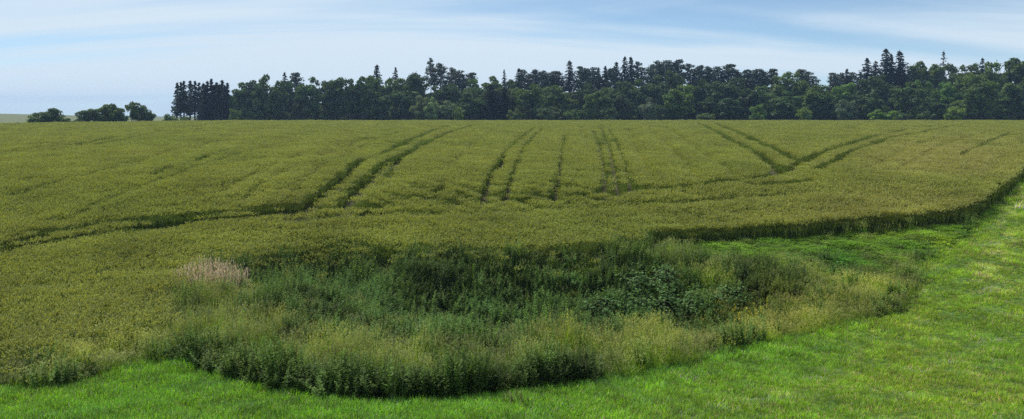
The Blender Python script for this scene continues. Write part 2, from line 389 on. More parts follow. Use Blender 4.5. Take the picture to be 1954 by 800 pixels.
# ---- tramlines: (half width, polyline of photo pixels on the crop's top)
TRAM = [
 (0.42, [(905, 236), (850, 244), (795, 264), (746, 288), (690, 308), (652, 340), (620, 365), (582, 396)]),
 (0.42, [(915, 237), (840, 262), (795, 284), (746, 306), (713, 332), (690, 354), (672, 370), (650, 397)]),
 (0.23, [(800, 287), (762, 310), (738, 339)]),
 (0.16, [(1018, 246), (984, 272), (945, 318), (930, 350), (917, 382)]),
 (0.15, [(1034, 247), (998, 286), (984, 318), (972, 348), (962, 378)]),
 (0.09, [(963, 300), (955, 322)]),
 (0.12, [(1078, 257), (1068, 322), (1060, 373)]),
 (0.15, [(1133, 250), (1152, 318), (1154, 373)]),
 (0.15, [(1143, 240), (1158, 269), (1172, 318), (1180, 373)]),
 (0.11, [(1163, 248), (1193, 318), (1205, 363)]),
 (0.48, [(1330, 236), (1345, 242), (1388, 266), (1450, 299), (1489, 327)]),
 (0.48, [(1365, 236), (1380, 244), (1432, 266), (1485, 291), (1528, 314)]),
 (0.48, [(1850, 236), (1756, 255), (1677, 272), (1616, 296), (1555, 329)]),
 (0.48, [(1800, 240), (1725, 250), (1646, 268), (1585, 288), (1533, 310), (1493, 328), (1470, 338), (1428, 343), (1380, 348), (1305, 360), (1205, 363)]),
 (0.38, [(1545, 346), (1506, 351), (1450, 356)]),
 (0.50, [(-60, 488), (0, 471), (92, 447), (188, 432), (288, 421), (393, 410), (481, 404), (577, 397)]),
 (0.50, [(-60, 502), (0, 485), (48, 473), (127, 458), (245, 443), (315, 434), (376, 425), (481, 417), (581, 409), (650, 401), (720, 402)]),
 (0.32, [(-40, 300), (0, 294), (131, 281), (245, 261), (328, 250), (380, 243)]),
 (0.23, [(-40, 305), (0, 300), (131, 287), (245, 266), (328, 253)]),
 (0.25, [(290, 341), (350, 316), (437, 290), (470, 282)]),
 (0.32, [(1074, 329), (1131, 330)]),
 (0.29, [(780, 376), (830, 372), (845, 355)]),
 (0.23, [(1830, 300), (1860, 285), (1930, 255)]),
 (0.30, [(652, 400), (740, 392), (820, 386), (920, 385), (1060, 378), (1205, 368)]),
]
TR = []
for hw, pl in TRAM:
    w = [pix(x, y, .85) for x, y in pl]; TR.append((hw, w))

FAINT = [[pix(a, b, .8) for a, b in pl] for pl in (
 [(560, 372), (640, 308), (760, 256)], [(470, 385), (560, 322), (700, 268)], [(420, 372), (500, 330), (600, 290)], [(120, 425), (330, 342), (450, 300), (560, 275)],
 [(0, 385), (150, 345), (290, 305), (420, 272)], [(1400, 340), (1330, 290), (1270, 245)], [(1330, 350), (1290, 300), (1240, 250)], [(1130, 300), (1108, 245)], [(1880, 332), (1930, 290), (1965, 265)],
 [(1700, 335), (1800, 280), (1900, 250)], [(1235, 335), (1215, 290), (1200, 250)], [(1640, 330), (1720, 290), (1850, 252)], [(560, 430), (800, 412), (1000, 405), (1300, 388), (1550, 372)], [(850, 330), (900, 285), (940, 250)])]
def build_wheat():
    protos = [wheat_proto(0, .44, 30, 1.3), wheat_proto(1, .44, 30, 1.3), wheat_proto(2, .44, 30, 1.3),
              wheat_proto(3, .78, 26, 2.1), wheat_proto(4, .78, 26, 2.1), wheat_proto(5, 1.15, 32, 3.4), wheat_proto(6, 1.15, 32, 3.4)]
    P = []; K = []; S = []; T = []
    for (y0, y1, s, kk, foot) in ((20, 92, .34, (0, 1, 2), .40), (92, 165, .55, (3, 4), .68), (165, 272, .84, (5, 6), 1.05)):
        half = (CX / F) * y1 + 10
        x, y = jgrid(-half, half, y0, y1, s)
        if y0 < 60:                                 # the sown edge stands thick
            for (xa, ya), (xb, yb) in zip(CROP_W[14:22], CROP_W[15:23]):
                m_ = int(math.hypot(xb - xa, yb - ya) * 16); t_ = rng.random(m_); o_ = rng.uniform(-.18, .9, m_); l_ = math.hypot(xb - xa, yb - ya)
                x = np.concatenate([x, xa + t_ * (xb - xa) - o_ * (yb - ya) / l_]); y = np.concatenate([y, ya + t_ * (yb - ya) + o_ * (xb - xa) / l_])
        m = wedge(x, y) & inpoly(x, y, CROP_POLY)
        if y0 < 60:
            px0 = to_px(x, y, height(x, y))[0]; de = seg_dist(x, y, CROP_W)
            m |= wedge(x, y) & inpoly(x, y, WEED_POLY) & (rng.random(len(x)) < np.where(px0 < 330, .85 * np.exp(-de / 1.7), np.where(px0 < 1230, .7 * np.exp(-de / .55), 0)))
        x, y = x[m], y[m]
        sc = 1 + .028 * vnoise(x, y, 3.1, 21) + .04 * vnoise(x, y, 17, 22) + rng.normal(0, .035, len(x))
        keep = np.ones(len(x), bool)
        for hw, w in TR:
            d = seg_dist(x, y, w); wob = hw * (1 + .13 * vnoise(x, y, 2.4, 9)) + foot * .45
            keep &= d > wob; sc = np.where(d < wob + .35, sc * .97, sc)
        for w in FAINT:                                   # faint old wheelings: the crop stands lower there
            d = seg_dist(x, y, w); sc = sc - .30 * np.exp(-(d / (.32 + .3 * foot)) ** 2)
        # trampled, patchy headland between the tramline ends
        z = height(x, y); px, py = to_px(x, y, z + .85)
        tr = np.exp(-((px - 800) / 190) ** 2 - ((py - 372) / 22) ** 2) + .6 * np.exp(-((px - 1100) / 170) ** 2 - ((py - 385) / 25) ** 2)
        sc = sc - .30 * tr * np.clip(.4 + vnoise(x, y, 2.6, 23), 0, 1.5)
        # thinner towards the hollow and the lower left corner
        edge = seg_dist(x, y, CROP_W)
        sc = sc * (1 - .14 * sstep(6, 0, edge) * sstep(1250, 1050, px)) if y0 < 60 else sc
        if y0 < 60:                                 # lower left: the crop thins out towards the grass
            dm = seg_dist(x, y, MEAD_W); th = sstep(3.2, 0, dm) * sstep(380, 300, px); sc = sc * (1 - .45 * th); keep &= rng.random(len(x)) > .65 * th
        keep &= sc > .35
        x, y, z, sc, px, py = x[keep], y[keep], z[keep], sc[keep], px[keep], py[keep]
        n = len(x)
        ripe = np.clip(.8 * np.exp(-((px - 1800) / 170) ** 2 - ((py - 300) / 45) ** 2) + .5 * np.exp(-((px - 1750) / 260) ** 2 - ((py - 400) / 40) ** 2)
                       + .18 * np.exp(-((px - 120) / 260) ** 2 - ((py - 560) / 90) ** 2) + .08 * vnoise(x, y, 22, 31), -.25, 1)
        br = 1 + .07 * vnoise(x, y, 9, 33) + .03 * vnoise(x, y, 1.7, 34) + rng.normal(0, .06, n); br = np.clip(br, .5, 1.7)
        t = np.stack([br * (1 + .34 * ripe), br * (1 + .14 * ripe), br * (1 + .8 * np.clip(ripe, 0, 1))], 1)
        P.append(np.stack([x, y, z], 1)); K.append(rng.choice(kk, n)); S.append(np.stack([np.ones(n), np.ones(n), sc * .90], 1)); T.append(t)
    P = np.concatenate(P); n = len(P)
    print('wheat clumps', n)
    scatter('wheat_crop', 'olive green ripening wheat covering the whole slope, cut by tractor tracks', P, np.concatenate(K), np.concatenate(S), rand_rot(n, .09), np.concatenate(T), protos)
build_wheat()

def build_meadow():
    protos = [grass_proto(46, .34, .08, .20, .020), grass_proto(46, .34, .10, .24, .020), grass_proto(42, .34, .06, .16, .020, .22),
              grass_proto(60, .9, .25, .5, .05)]
    P = []; K = []; S = []; T = []
    x, y = jgrid(-30, 50, 16, 56, .20); x2, y2 = jgrid(5, 90, 56, 130, .42)
    far = np.concatenate([np.zeros(len(x)), np.ones(len(x2))]); x = np.concatenate([x, x2]); y = np.concatenate([y, y2])
    m = wedge(x, y, 6) & ~inpoly(x, y, WEED_POLY) & ~inpoly(x, y, CROP_POLY)
    x, y, far = x[m], y[m], far[m]; z = height(x, y); n = len(x); px, py = to_px(x, y, z)
    ed = seg_dist(x, y, MEAD_W)
    mown = sstep(1300, 1800, px + 1.0 * (py - 600))                     # the drier mown strip to the right
    k = np.where(rng.random(n) < .12 + .30 * mown, 2, np.where(rng.random(n) < .5, 0, 1))
    s = (1.0 + .16 * vnoise(x, y, 3.0, 41) + .5 * np.exp(-ed / .5) - .25 * mown) * np.where(far > 0, 1.9, 1)
    s = np.clip(s, .5, 3)
    stripe = vnoise(x, y, 11, 43)
    br = np.clip(1 + .10 * vnoise(x, y, 1.6, 44) + .06 * vnoise(x, y, 6, 45) + rng.normal(0, .16, n), .5, 1.7)
    yel = np.clip(.55 * mown + .12 * stripe, 0, 1)
    pale = np.clip(vnoise(x, y, 2.6, 46) - .9, 0, 1) * sstep(1100, 1500, px) * .45
    worn = [pix(1960, 360), pix(1935, 410), pix(1900, 480), pix(1885, 560)]
    pale = pale + 1.3 * np.exp(-(seg_dist(x, y, worn) / .8) ** 2) * np.clip(.5 + .6 * vnoise(x, y, 2.2, 48), 0, 1)
    t = np.stack([br * (1 + .75 * yel + .9 * pale), br * (1 + .14 * yel + .35 * pale), br * (1 + .3 * yel + 2.4 * pale)], 1)
    blu = np.clip(vnoise(x, y, 2.1, 49) - .55, 0, 1) * .8; t = t * np.stack([1 - .06 * blu, 1 - .02 * blu, 1 + .9 * blu], 1)
    P.append(np.stack([x, y, z], 1)); K.append(k); S.append(np.stack([s, s, s], 1)); T.append(t)
    # the grass margin along the far side of the crop
    x, y = jgrid(-85, 175, 270.5, 292, .7); m = wedge(x, y, 9); x, y = x[m], y[m]; n = len(x); z = height(x, y)
    s = 1 + rng.normal(0, .2, n) + .2 * vnoise(x, y, 9, 47); s = np.clip(s, .5, 1.7)
    br = 1 + rng.normal(0, .12, n)
    P.append(np.stack([x, y, z], 1)); K.append(np.full(n, 3)); S.append(np.stack([s, s, s * 1.2], 1)); T.append(np.stack([br * 1.05, br * .9, br], 1))
    x, y = jgrid(-140, -82, 195, 275, .7); d = y - edge_y(x); m = (d > .5) & (d < 14); x, y = x[m], y[m]; n = len(x); z = height(x, y)
    s = np.clip(1.5 + rng.normal(0, .3, n), .6, 2.4); br = 1 + rng.normal(0, .12, n)
    P.append(np.stack([x, y, z], 1)); K.append(np.full(n, 3)); S.append(np.stack([s, s, s], 1)); T.append(np.stack([br, br, br], 1))
    P = np.concatenate(P); n = len(P); print('meadow clumps', n)
    scatter('meadow_grass', 'bright green short meadow grass in front of and right of the hollow', P, np.concatenate(K), np.concatenate(S), rand_rot(n, .08), np.concatenate(T), protos)
build_meadow()

def build_weeds():
    herb_m = [M['herb'], M['herb_stem']]
    x, y = jgrid(-40, 36, 20, 62, .25)
    m = wedge(x, y, 8) & inpoly(x, y, WEED_POLY); x, y = x[m], y[m]; z = height(x, y); n = len(x); px, py = to_px(x, y, z + .85)
    dm = seg_dist(x, y, MEAD_W); dc = seg_dist(x, y, CROP_W)
    def blob(cx, cy, rx, ry): return np.exp(-((px - cx) / rx) ** 2 - ((py - cy) / ry) ** 2)
    n1 = vnoise(x, y, 3.2, 51); n2 = vnoise(x, y, 6.5, 52); n3 = vnoise(x, y, 1.6, 53)
    # wish for each kind
    herb = (.15 + .22 * n1) * sstep(150, 330, px) + 1.5 * blob(860, 565, 330, 62) + 1.0 * blob(640, 515, 160, 30) + 1.1 * blob(1240, 555, 170, 50)
    herb += 2.0 * np.exp(-dm / 1.1) * sstep(300, 380, px) * sstep(1250, 1050, px) + 1.5 * blob(1715, 575, 45, 40) + .9 * blob(1560, 640, 70, 25) + .5 * blob(280, 650, 50, 30)
    herb += .9 * blob(1470, 545, 70, 35) + .7 * blob(600, 625, 40, 25)
    tall = .75 + .25 * n2 + .9 * blob(950, 668, 420, 20) + 1.0 * blob(1560, 575, 200, 40) + .9 * blob(330, 590, 260, 60) + .5 * blob(560, 660, 190, 40) + .9 * blob(620, 600, 90, 22) + 1.1 * np.exp(-((dm - 2.3) / 1.1) ** 2) * sstep(330, 400, px) * sstep(1400, 1250, px)
    pyg = to_px(x, y, z)[1]
    def gblob(cx, cy, rx, ry): return np.exp(-((px - cx) / rx) ** 2 - ((pyg - cy) / ry) ** 2)
    clov = (3.6 * gblob(1420, 482, 130, 15) + 3.6 * gblob(1600, 474, 150, 20) + 3.6 * gblob(1790, 452, 80, 26) + 1.4 * gblob(1620, 505, 140, 25)) * (1 + .5 * n3)
    tot = np.stack([herb + .35 * n3, tall, clov], 0); kind = np.argmax(tot + rng.gumbel(0, .30, tot.shape), 0)
    hgt = np.where(kind == 1, .54, np.where(kind == 0, .82, 1.0))
    hgt *= 1 + .16 * vnoise(x, y, 4.6, 57) + .14 * n1 + .12 * n3 + rng.normal(0, .13, n)
    hgt *= 1 - .38 * gblob(1580, 560, 240, 70) - .2 * gblob(1700, 520, 120, 40) - .25 * blob(640, 600, 120, 30) - .2 * blob(120, 720, 200, 30)
    hgt *= (1 - .35 * np.exp(-dm / .5) * (px > 1150)) * (1 - .5 * np.exp(-dm / 1.6) * sstep(340, 250, px)) ; hgt = np.clip(hgt, .28, 1.4)
    hgt *= 1 + .12 * blob(900, 740, 260, 40) - .28 * sstep(1.0, .3, ((x - 2.5) / 11.0) ** 2 + ((y - 38) / 7.2) ** 2)
    hgt = hgt * np.where(kind == 1, 1 + .18 * np.exp(-((dm - 2.0) / 1.2) ** 2) * sstep(330, 400, px) * sstep(1400, 1250, px), 1)
    br = np.clip(1 + .16 * n1 + .12 * n2 + .10 * n3 + rng.normal(0, .18, n), .45, 1.8)
    # tall grass
    g = kind == 1; k = int(g.sum())
    yel = np.clip(.95 * blob(1520, 590, 300, 70) + .5 * blob(120, 690, 240, 60) + 1.0 * blob(590, 595, 60, 25) + .3 * np.exp(-((dm - 2.5) / 1.4) ** 2) + .35 * blob(400, 560, 200, 40) + .15 * n2, 0, 1)
    t = np.stack([br * (1 + .50 * yel), br * (1 + .24 * yel), br * (1 - .05 * yel)], 1)
    pr = [tallgrass_proto(), tallgrass_proto(), tallgrass_proto(30, .5, .95, .45, .25), tallgrass_proto(34, .7, 1.2, .45, .75)]
    scatter('tall_grass', 'tall seeding grass with brownish panicles around the rim of the hollow', np.stack([x, y, z], 1)[g], rng.integers(0, 4, k),
            np.stack([np.ones(k) * 1.05, np.ones(k) * 1.05, hgt[g]], 1), rand_rot(k, .10), t[g], pr)
    # an understorey of shorter grass everywhere, so that no soil shows
    # herbs, thickest along the front rim
    g = kind == 0
    ex = np.nonzero((dm < 1.2) & (px > 335) & (px < 1120) & (n1 > -.7))[0]
    g = np.concatenate([np.nonzero(g)[0], ex]); x = x + np.where(np.arange(n) % 2, .07, -.07); k = len(g); z = height(x, y)
    blue = np.clip(.5 * n2 + .3, 0, 1) * (py < 640)
    warm = np.clip(.5 * blob(1715, 575, 70, 50) + .9 * blob(1470, 545, 80, 40), 0, 1)
    t = np.stack([br * (1 - .1 * blue + .7 * warm), br * (1 + .2 * warm), br * (1 + .3 * blue)], 1)
    pr = [herb_proto(5, mats=herb_m), herb_proto(6, .7, 1.1, mats=herb_m), herb_proto(4, .8, 1.35, .4, .07, .14, mats=herb_m), herb_proto(7, .6, 1.0, .45, .035, .12, mats=herb_m)]
    scatter('nettles', 'dark green nettles and leafy weeds filling the hollow and its front rim', np.stack([x, y, z], 1)[g], rng.integers(0, 4, k),
            np.stack([np.ones(k) * 1.1, np.ones(k) * 1.1, hgt[g]], 1), rand_rot(k, .16), t[g], pr)
    g = kind == 2; k = int(g.sum())
    t = np.stack([br * (1 + .1 * n2), br, br], 1)
    scatter('clover_strip', 'low bright green leafy strip at the foot of the shaded crop edge', np.stack([x, y, z], 1)[g], rng.integers(0, 2, k),
            np.stack([np.ones(k) * 1.2, np.ones(k) * 1.2, np.clip(hgt[g] * 1.1, .5, 1.6)], 1), rand_rot(k, .08), t[g], [clover_proto(), clover_proto(60)])
    print('weeds', n)
build_weeds()

# ------------------------------------------------------------------ single plants one can point at
def ground_at(px, py):
    X, Y = pix(px, py); return X, Y, float(height(X, Y))
def realised(mb_fn, name, mats, loc, rz, label, cat, group=None, sc=1.0):
    o = obj(name, mb_fn().mesh(name, mats)); o.location = loc; o.rotation_euler = (0, 0, rz); o.scale = (sc, sc, sc)
    return tag(o, label, cat, group)
def dry_tuft():
    mb = MB()
    for i in range(900):
        r = math.sqrt(R()); a = U_(0, 6.28); x, y = 1.25 * r * math.cos(a), .8 * r * math.sin(a); az = U_(0, 6.28); h = U_(.55, 1.05) * (1 - .35 * r)
        p = mb.ribbon((x, y, 0), az, h, .012, U_(0, .25), U_(0, .5), 0, 3, .5)
        for j in range(3): mb.ribbon((p[0], p[1], p[2] - U_(0, .2)), U_(0, 6.28), U_(.05, .1), .02, U_(.2, .8), .5, 0, 1, .4)
    return mb
x, y, z = ground_at(400, 562)
realised(dry_tuft, 'dry_grass_clump', [M['dry']], (x, y, z - .02), 0, 'pale straw coloured clump of dry grass at the left rim of the hollow', 'grass clump', sc=1.35)
def goldenrod():
    mb = herb_proto(5, .55, .85, .35, .03, .09, top=2); return mb
gold = [(1395, 640, 'leftmost yellow flowering weed of the row on the rim of the hollow'),
        (1412, 632, 'second yellow flowering weed from the left on the hollow rim'),
        (1430, 630, 'third yellow flowering weed from the left on the hollow rim'),
        (1446, 631, 'fourth yellow flowering weed from the left on the hollow rim'),
        (1462, 622, 'rightmost and tallest yellow flowering weed on the hollow rim')]
for i, (px, py, lb) in enumerate(gold):
    x, y, z = ground_at(px, py)
    realised(goldenrod, 'yellow_flower_plant', [M['herb_plain'], M['herb_plain'], M['flower']], (x, y, z - .02), i, lb, 'flowering weed', 'yellow flowering weeds on the rim', 1.3 + .12 * (i == 4))
def bramble_parts(r, h, n, seed):
    g = np.random.default_rng(seed); lv = MB(); st = MB()
    th = g.uniform(0, 2 * np.pi, n); ph = np.arccos(g.uniform(-.05, 1, n)); rad = g.uniform(.72, 1.08, n) * (1 + .15 * np.sin(3 * th + seed) + .1 * np.sin(5 * ph * 2 + seed))
    d = np.stack([np.sin(ph) * np.cos(th), np.sin(ph) * np.sin(th), np.cos(ph)], 1)
    C = d * rad[:, None] * np.array([r, r, h]); C[:, 2] = np.maximum(C[:, 2], .04)
    Nn = unit(.6 * d + np.array([0, 0, .7]) + g.normal(0, .35, (n, 3))); Uv = unit(g.normal(0, 1, (n, 3)))
    s_ = g.uniform(.04, .10, n); lv.cards(C, Nn, Uv, s_, s_ * .65)
    for k in range(12):
        a = g.uniform(0, 6.28); q = g.uniform(.5, .95)
        st.tube([(.05 * math.cos(a), .05 * math.sin(a), 0), (.35 * r * q * math.cos(a), .35 * r * q * math.sin(a), .75 * h), (.85 * r * q * math.cos(a), .85 * r * q * math.sin(a), .72 * h * q)], [.012, .01, .005], 4)
    return lv, st
def bush_thing(name, label, cat, group, px, py, r, h, n, seed, leafm):
    x, y, z = ground_at(px, py); e = obj(name, None); e.location = (x, y, z - .03); tag(e, label, cat, group)
    lv, st = bramble_parts(r, h, n, seed); obj('foliage', lv.mesh('foliage', [leafm]), e); obj('stems', st.mesh('stems', [M['bark']]), e)
BR = [(1150, 600, 1.15, 1.0, 'pale leaved bramble bush, leftmost of those in the right of the hollow'),
      (1205, 600, 1.28, 1.15, 'pale leaved bramble bush, second from the left in the front of the hollow'),
      (1215, 560, 1.15, 1.25, 'bramble bush at the back of the thicket, nearest the shaded crop edge'),
      (1270, 595, 1.28, 1.1, 'broad bramble bush in the middle of the thicket'),
      (1275, 548, 1.28, 1.2, 'tall bramble bush topping the thicket in the right half of the hollow'),
      (1335, 590, 1.22, 1.0, 'low bramble bush, second from the right in the thicket'),
      (1395, 580, 1.15, .9, 'low bramble bush, rightmost of the thicket')]
for i, (px, py, r, h, lb) in enumerate(BR): bush_thing('bramble_bush', lb, 'bramble', 'brambles in the hollow', px, py, r * .88, h * .95, 850, 60 + i, M['bramble'])
x, y, z = ground_at(985, 772)
realised(lambda: herb_proto(14, .15, .38, .7, .05, .12), 'dock_plant', [M['dock'], M['dock']], (x, y, z - .01), 0, 'small brownish weed standing in the grass before the dark rim', 'weed')


# ------------------------------------------------------------------ trees
def dirs(g, n): return unit(g.normal(0, 1, (n, 3)))
def broadleaf(seed, H=18.0, W=11.0, low=.04, ncard=3400, csz=(.22, .42), long=1.4, nl=46, droop=0.0, stems=1):
    g = np.random.default_rng(seed); lv = MB(); tk = MB()
    cz, rz, rx = H * (low + 1) / 2, H * (1 - low) / 2, W / 2
    d = dirs(g, nl); q = g.uniform(.30, .86, nl)[:, None]; c = d * q * np.array([rx, rx, rz]); 
    t = c[:, 2] / rz; prof = np.where(t > 0, 1.0, 1.0 - .12 * t * t); c[:, :2] *= prof[:, None]; c[:, 2] += cz
    lr = g.uniform(.15, .32, nl) * rx; lr = np.where(q[:, 0] > .65, lr * .85, lr)
    w = lr ** 2; w /= w.sum(); k = g.choice(nl, ncard, p=w); e = dirs(g, ncard); e[:, 2] = np.where(g.random(ncard) < .35, np.abs(e[:, 2]), e[:, 2])
    C = c[k] + e * (lr[k] * g.uniform(.62, 1.10, ncard))[:, None] * np.array([1.05, 1.05, .92]); C[:, 2] = np.clip(C[:, 2], .15, None)
    Nn = unit(e * .8 + g.normal(0, .55, (ncard, 3)) + np.array([0, 0, .25])); Uv = unit(g.normal(0, 1, (ncard, 3)) + np.array([0, 0, -droop]))
    s_ = g.uniform(csz[0], csz[1], ncard); lv.cards(C, Nn, Uv, s_ * long, s_)
    # loose sprays round the outline
    n2 = ncard // 9; k = g.choice(nl, n2); e = dirs(g, n2); C = c[k] + e * (lr[k] * g.uniform(1.05, 1.35, n2))[:, None]; C[:, 2] = np.clip(C[:, 2], .15, None)
    s_ = g.uniform(csz[0] * .6, csz[0] * 1.1, n2); lv.cards(C, unit(g.normal(0, 1, (n2, 3))), unit(g.normal(0, 1, (n2, 3))), s_ * long, s_)
    for st in range(stems):
        bx, by = (0, 0) if stems == 1 else (g.uniform(-.25, .25) * W, g.uniform(-.25, .25) * W)
        r0 = .022 * H / math.sqrt(stems); top = H * .72
        tk.tube([(bx, by, -.3), (bx * 1.1 + .1, by * 1.1, top * .35), (bx * .8 - .15, by * .8 + .1, top * .7), (bx * .6, by * .6, top)], [r0 * 1.25, r0 * .9, r0 * .6, r0 * .15], 7)
        for j in g.choice(nl, min(7, nl), replace=False):
            zz = max(.12 * H, min(c[j][2] - .18 * H, .6 * H)); tk.tube([(bx, by, zz), (c[j] * .55 + np.array([bx, by, zz]) * .45 + np.array([0, 0, .03 * H])), c[j]], [r0 * .42, r0 * .3, r0 * .08], 5)
    return lv.mesh('crown', [M['willow'] if droop else M['broad']]), tk.mesh('trunk', [M['bark']])
def spruce(seed, H=20.0, W=6.0, low=.08, dense=1.0, droop=.35, step=.42, dead=0, TAP=.72):
    g = np.random.default_rng(seed); lv = MB(); tk = MB()
    C = []; Nn = []; Uv = []; S1 = []; S2 = []
    z = low * H
    while z < H * .985:
        t = (z - low * H) / (H * (1 - low)); r = W / 2 * ((1 - t) ** TAP) * g.uniform(.8, 1.1) + .12
        if t < .12: r *= .75 + 2 * t
        nb = max(3, int((9 - 4 * t) * dense)); a0 = g.uniform(0, 6.28)
        for b in range(nb):
            a = a0 + 2 * math.pi * b / nb + g.uniform(-.25, .25); L_ = r * g.uniform(.55, 1.2); m = max(2, int(L_ / .42)); zj = g.uniform(-.25, .25)
            for j in range(m):
                u = (j + .6) / m; rr = L_ * u; zz = z + zj - droop * L_ * u * u + .12 * L_ * u + .10 * max(0, u - .8) * L_
                ca, sa = math.cos(a), math.sin(a)
                C.append((rr * ca, rr * sa, zz)); Uv.append((ca, sa, -.25)); Nn.append((g.normal(0, .35), g.normal(0, .35), 1)); S1.append(.36); S2.append(.30 * (1.25 - .6 * u) * g.uniform(.7, 1.3))
                if g.random() < .6:
                    C.append((rr * ca, rr * sa, zz - .14)); Uv.append((ca, sa, -.3)); Nn.append((-sa + g.normal(0, .2), ca, .2)); S1.append(.32); S2.append(.2)
        z += step * g.uniform(.8, 1.2)
    for k in range(6): C.append((0, 0, H - .1 - .12 * k)); Uv.append((0, 0, 1)); Nn.append((math.cos(k), math.sin(k), 0)); S1.append(.32); S2.append(.05 + .025 * k)
    lv.cards(np.array(C), unit(np.array(Nn)), unit(np.array(Uv)), np.array(S1), np.array(S2))
    r0 = .011 * H + .04
    tk.tube([(0, 0, -.3), (.05, 0, H * .3), (0, .05, H * .65), (0, 0, H)], [r0 * 1.2, r0, r0 * .6, .02], 7)
    for k in range(dead):
        zz = g.uniform(.15, low) * H; a = g.uniform(0, 6.28); l_ = g.uniform(.5, 1.5); tk.tube([(0, 0, zz), (l_ * math.cos(a), l_ * math.sin(a), zz - .25 * l_)], [.04, .012], 4)
    return lv.mesh('crown', [M['needle']]), tk.mesh('trunk', [M['bark']])
def pine(seed, H=21.0, W=6.5, low=.62, nl=13, ncard=1500):
    g = np.random.default_rng(seed); lv = MB(); tk = MB(); c = []; lr = []
    bend = g.uniform(-.6, .6, 2)
    for k in range(nl):
        t = low + (1 - low) * ((k + .5) / nl); a = k * 2.4 + g.uniform(-.5, .5); rr = W / 2 * (1 - .75 * ((t - low) / (1 - low)) ** 1.5) * g.uniform(.35, .85)
        c.append((rr * math.cos(a) + bend[0] * t, rr * math.sin(a) + bend[1] * t, t * H - .2)); lr.append(g.uniform(.20, .30) * W * (.75 if t > .9 else 1))
    c = np.array(c); lr = np.array(lr); k = g.choice(nl, ncard, p=lr**2 / (lr**2).sum()); e = dirs(g, ncard)
    C = c[k] + e * (lr[k] * g.uniform(.4, 1.08, ncard))[:, None] * np.array([1, 1, .55]); C[:, 2] = np.minimum(C[:, 2], H)
    s_ = g.uniform(.14, .27, ncard); lv.cards(C, unit(e * .5 + g.normal(0, .6, (ncard, 3)) + np.array([0, 0, .5])), dirs(g, ncard), s_ * 1.5, s_)
    r0 = .011 * H
    tk.tube([(0, 0, -.3), (bend[0] * .25, bend[1] * .3, H * .3), (bend[0] * .7, bend[1] * .6, H * .65), (bend[0], bend[1], H * .97)], [r0 * 1.2, r0, r0 * .75, .04], 7)
    for i in range(nl): tk.tube([(bend[0] * c[i][2] / H, bend[1] * c[i][2] / H, c[i][2] - .6), tuple(c[i])], [r0 * .35, .03], 5)
    return lv.mesh('crown', [M['pine_needle']]), tk.mesh('trunk', [M['pine_bark']])
KINDS = {
 'broad': dict(H=18, W=11, v=[broadleaf(100 + i) for i in range(7)], nm='broadleaf_tree', cat='tree', word='broadleaf tree'),
 'bush': dict(H=6, W=6.5, v=[broadleaf(200 + i, 6, 6.5, .0, 1500, (.13, .24), 1.4, 22, 0, 4) for i in range(4)], nm='bush', cat='bush', word='bush'),
 'willow': dict(H=9, W=7, v=[broadleaf(300 + i, 9, 7, .0, 2600, (.09, .15), 3.2, 26, 1.6, 3) for i in range(3)], nm='willow_bush', cat='willow', word='willow bush'),
 'spruce': dict(H=22, W=11, v=[spruce(400 + i, 22, 11, .06, 1.2, .32, .40) for i in range(5)], nm='spruce_tree', cat='spruce', word='spruce'),
 'stand': dict(H=15, W=4.2, v=[spruce(420, 15, 4.2, .40, 1.0, .3, .34, 12), spruce(421, 15, 4.2, .34, 1.0, .3, .34, 12), spruce(422, 15, 4.2, .06, 1.0, .3, .36, TAP=.9), spruce(423, 15, 4.2, .03, 1.0, .3, .36, TAP=.95)], nm='spruce_tree', cat='spruce', word='spruce'),
 'thin': dict(H=20, W=5, v=[spruce(440 + i, 20, 5, .45, .6, .1, .55, 10) for i in range(2)], nm='larch_tree', cat='larch', word='thin larch'),
 'pine': dict(H=21, W=6.5, v=[pine(500 + i) for i in range(5)], nm='pine_tree', cat='pine', word='pine'),
 'yew': dict(H=13, W=8, v=[broadleaf(600 + i, 13, 8, .0, 3600, (.18, .32), 1.3, 34) for i in range(2)], nm='evergreen_tree', cat='tree', word='dark evergreen'),
}
TINT = {'d': (.78, .82, 1.0), 'n': (1.15, 1.15, 1.0), 'l': (1.6, 1.55, 1.25), 'y': (2.1, 1.9, .9), 'b': (.60, .68, .95), 'g': (1.35, 1.5, 1.0), 'p': (1.15, 1.1, 1.25)}
LAYER = {'f': 287.0, '1': 300.0, '2': 317.0, '3': 345.0}
def T(s, kind, layer, tint='n'):                     # "x,top,width x,top,width ..."
    return [(float(a), float(b), float(c), kind, layer, tint) for a, b, c in (t.split(',') for t in s.split())]
TREES = []
TREES += T('338,158,13 345,156,13 351,154,15', 'stand', '1', 'd') + T('363,154,15 372,154,15 380,157,14', 'stand', '2', 'd')
TREES += T('388,158,18 396,154,18 403,150,17 413,157,18 424,152,19 434,157,16 408,161,20 429,162,18 418,160,18 392,162,18', 'stand', '1', 'd')
TREES += T('322,214,26 342,220,20 357,219,22', 'bush', 'f', 'l') + T('446,204,24', 'bush', 'f', 'p') + T('449,172,24', 'broad', '2', 'p')
TREES += T('462,154,44 485,147,46 508,136,52 531,146,42 592,141,48 640,139,60 668,146,40 692,143,40', 'broad', '1', 'd') + T('550,148,40 568,160,40 615,146,44', 'broad', '2', 'b')
TREES += T('543,137,14', 'spruce', '3', 'd') + T('566,139,24', 'pine', '3', 'd') + T('719,122,22 755,128,13', 'spruce', '3', 'd')
TREES += T('708,138,46 737,143,50', 'broad', '2', 'n') + T('766,142,52', 'broad', '2', 'n') + T('772,158,58', 'broad', '1', 'd') + T('795,128,50', 'broad', '2', 'd') + T('725,172,44 682,180,36 575,180,40', 'broad', '1', 'd')
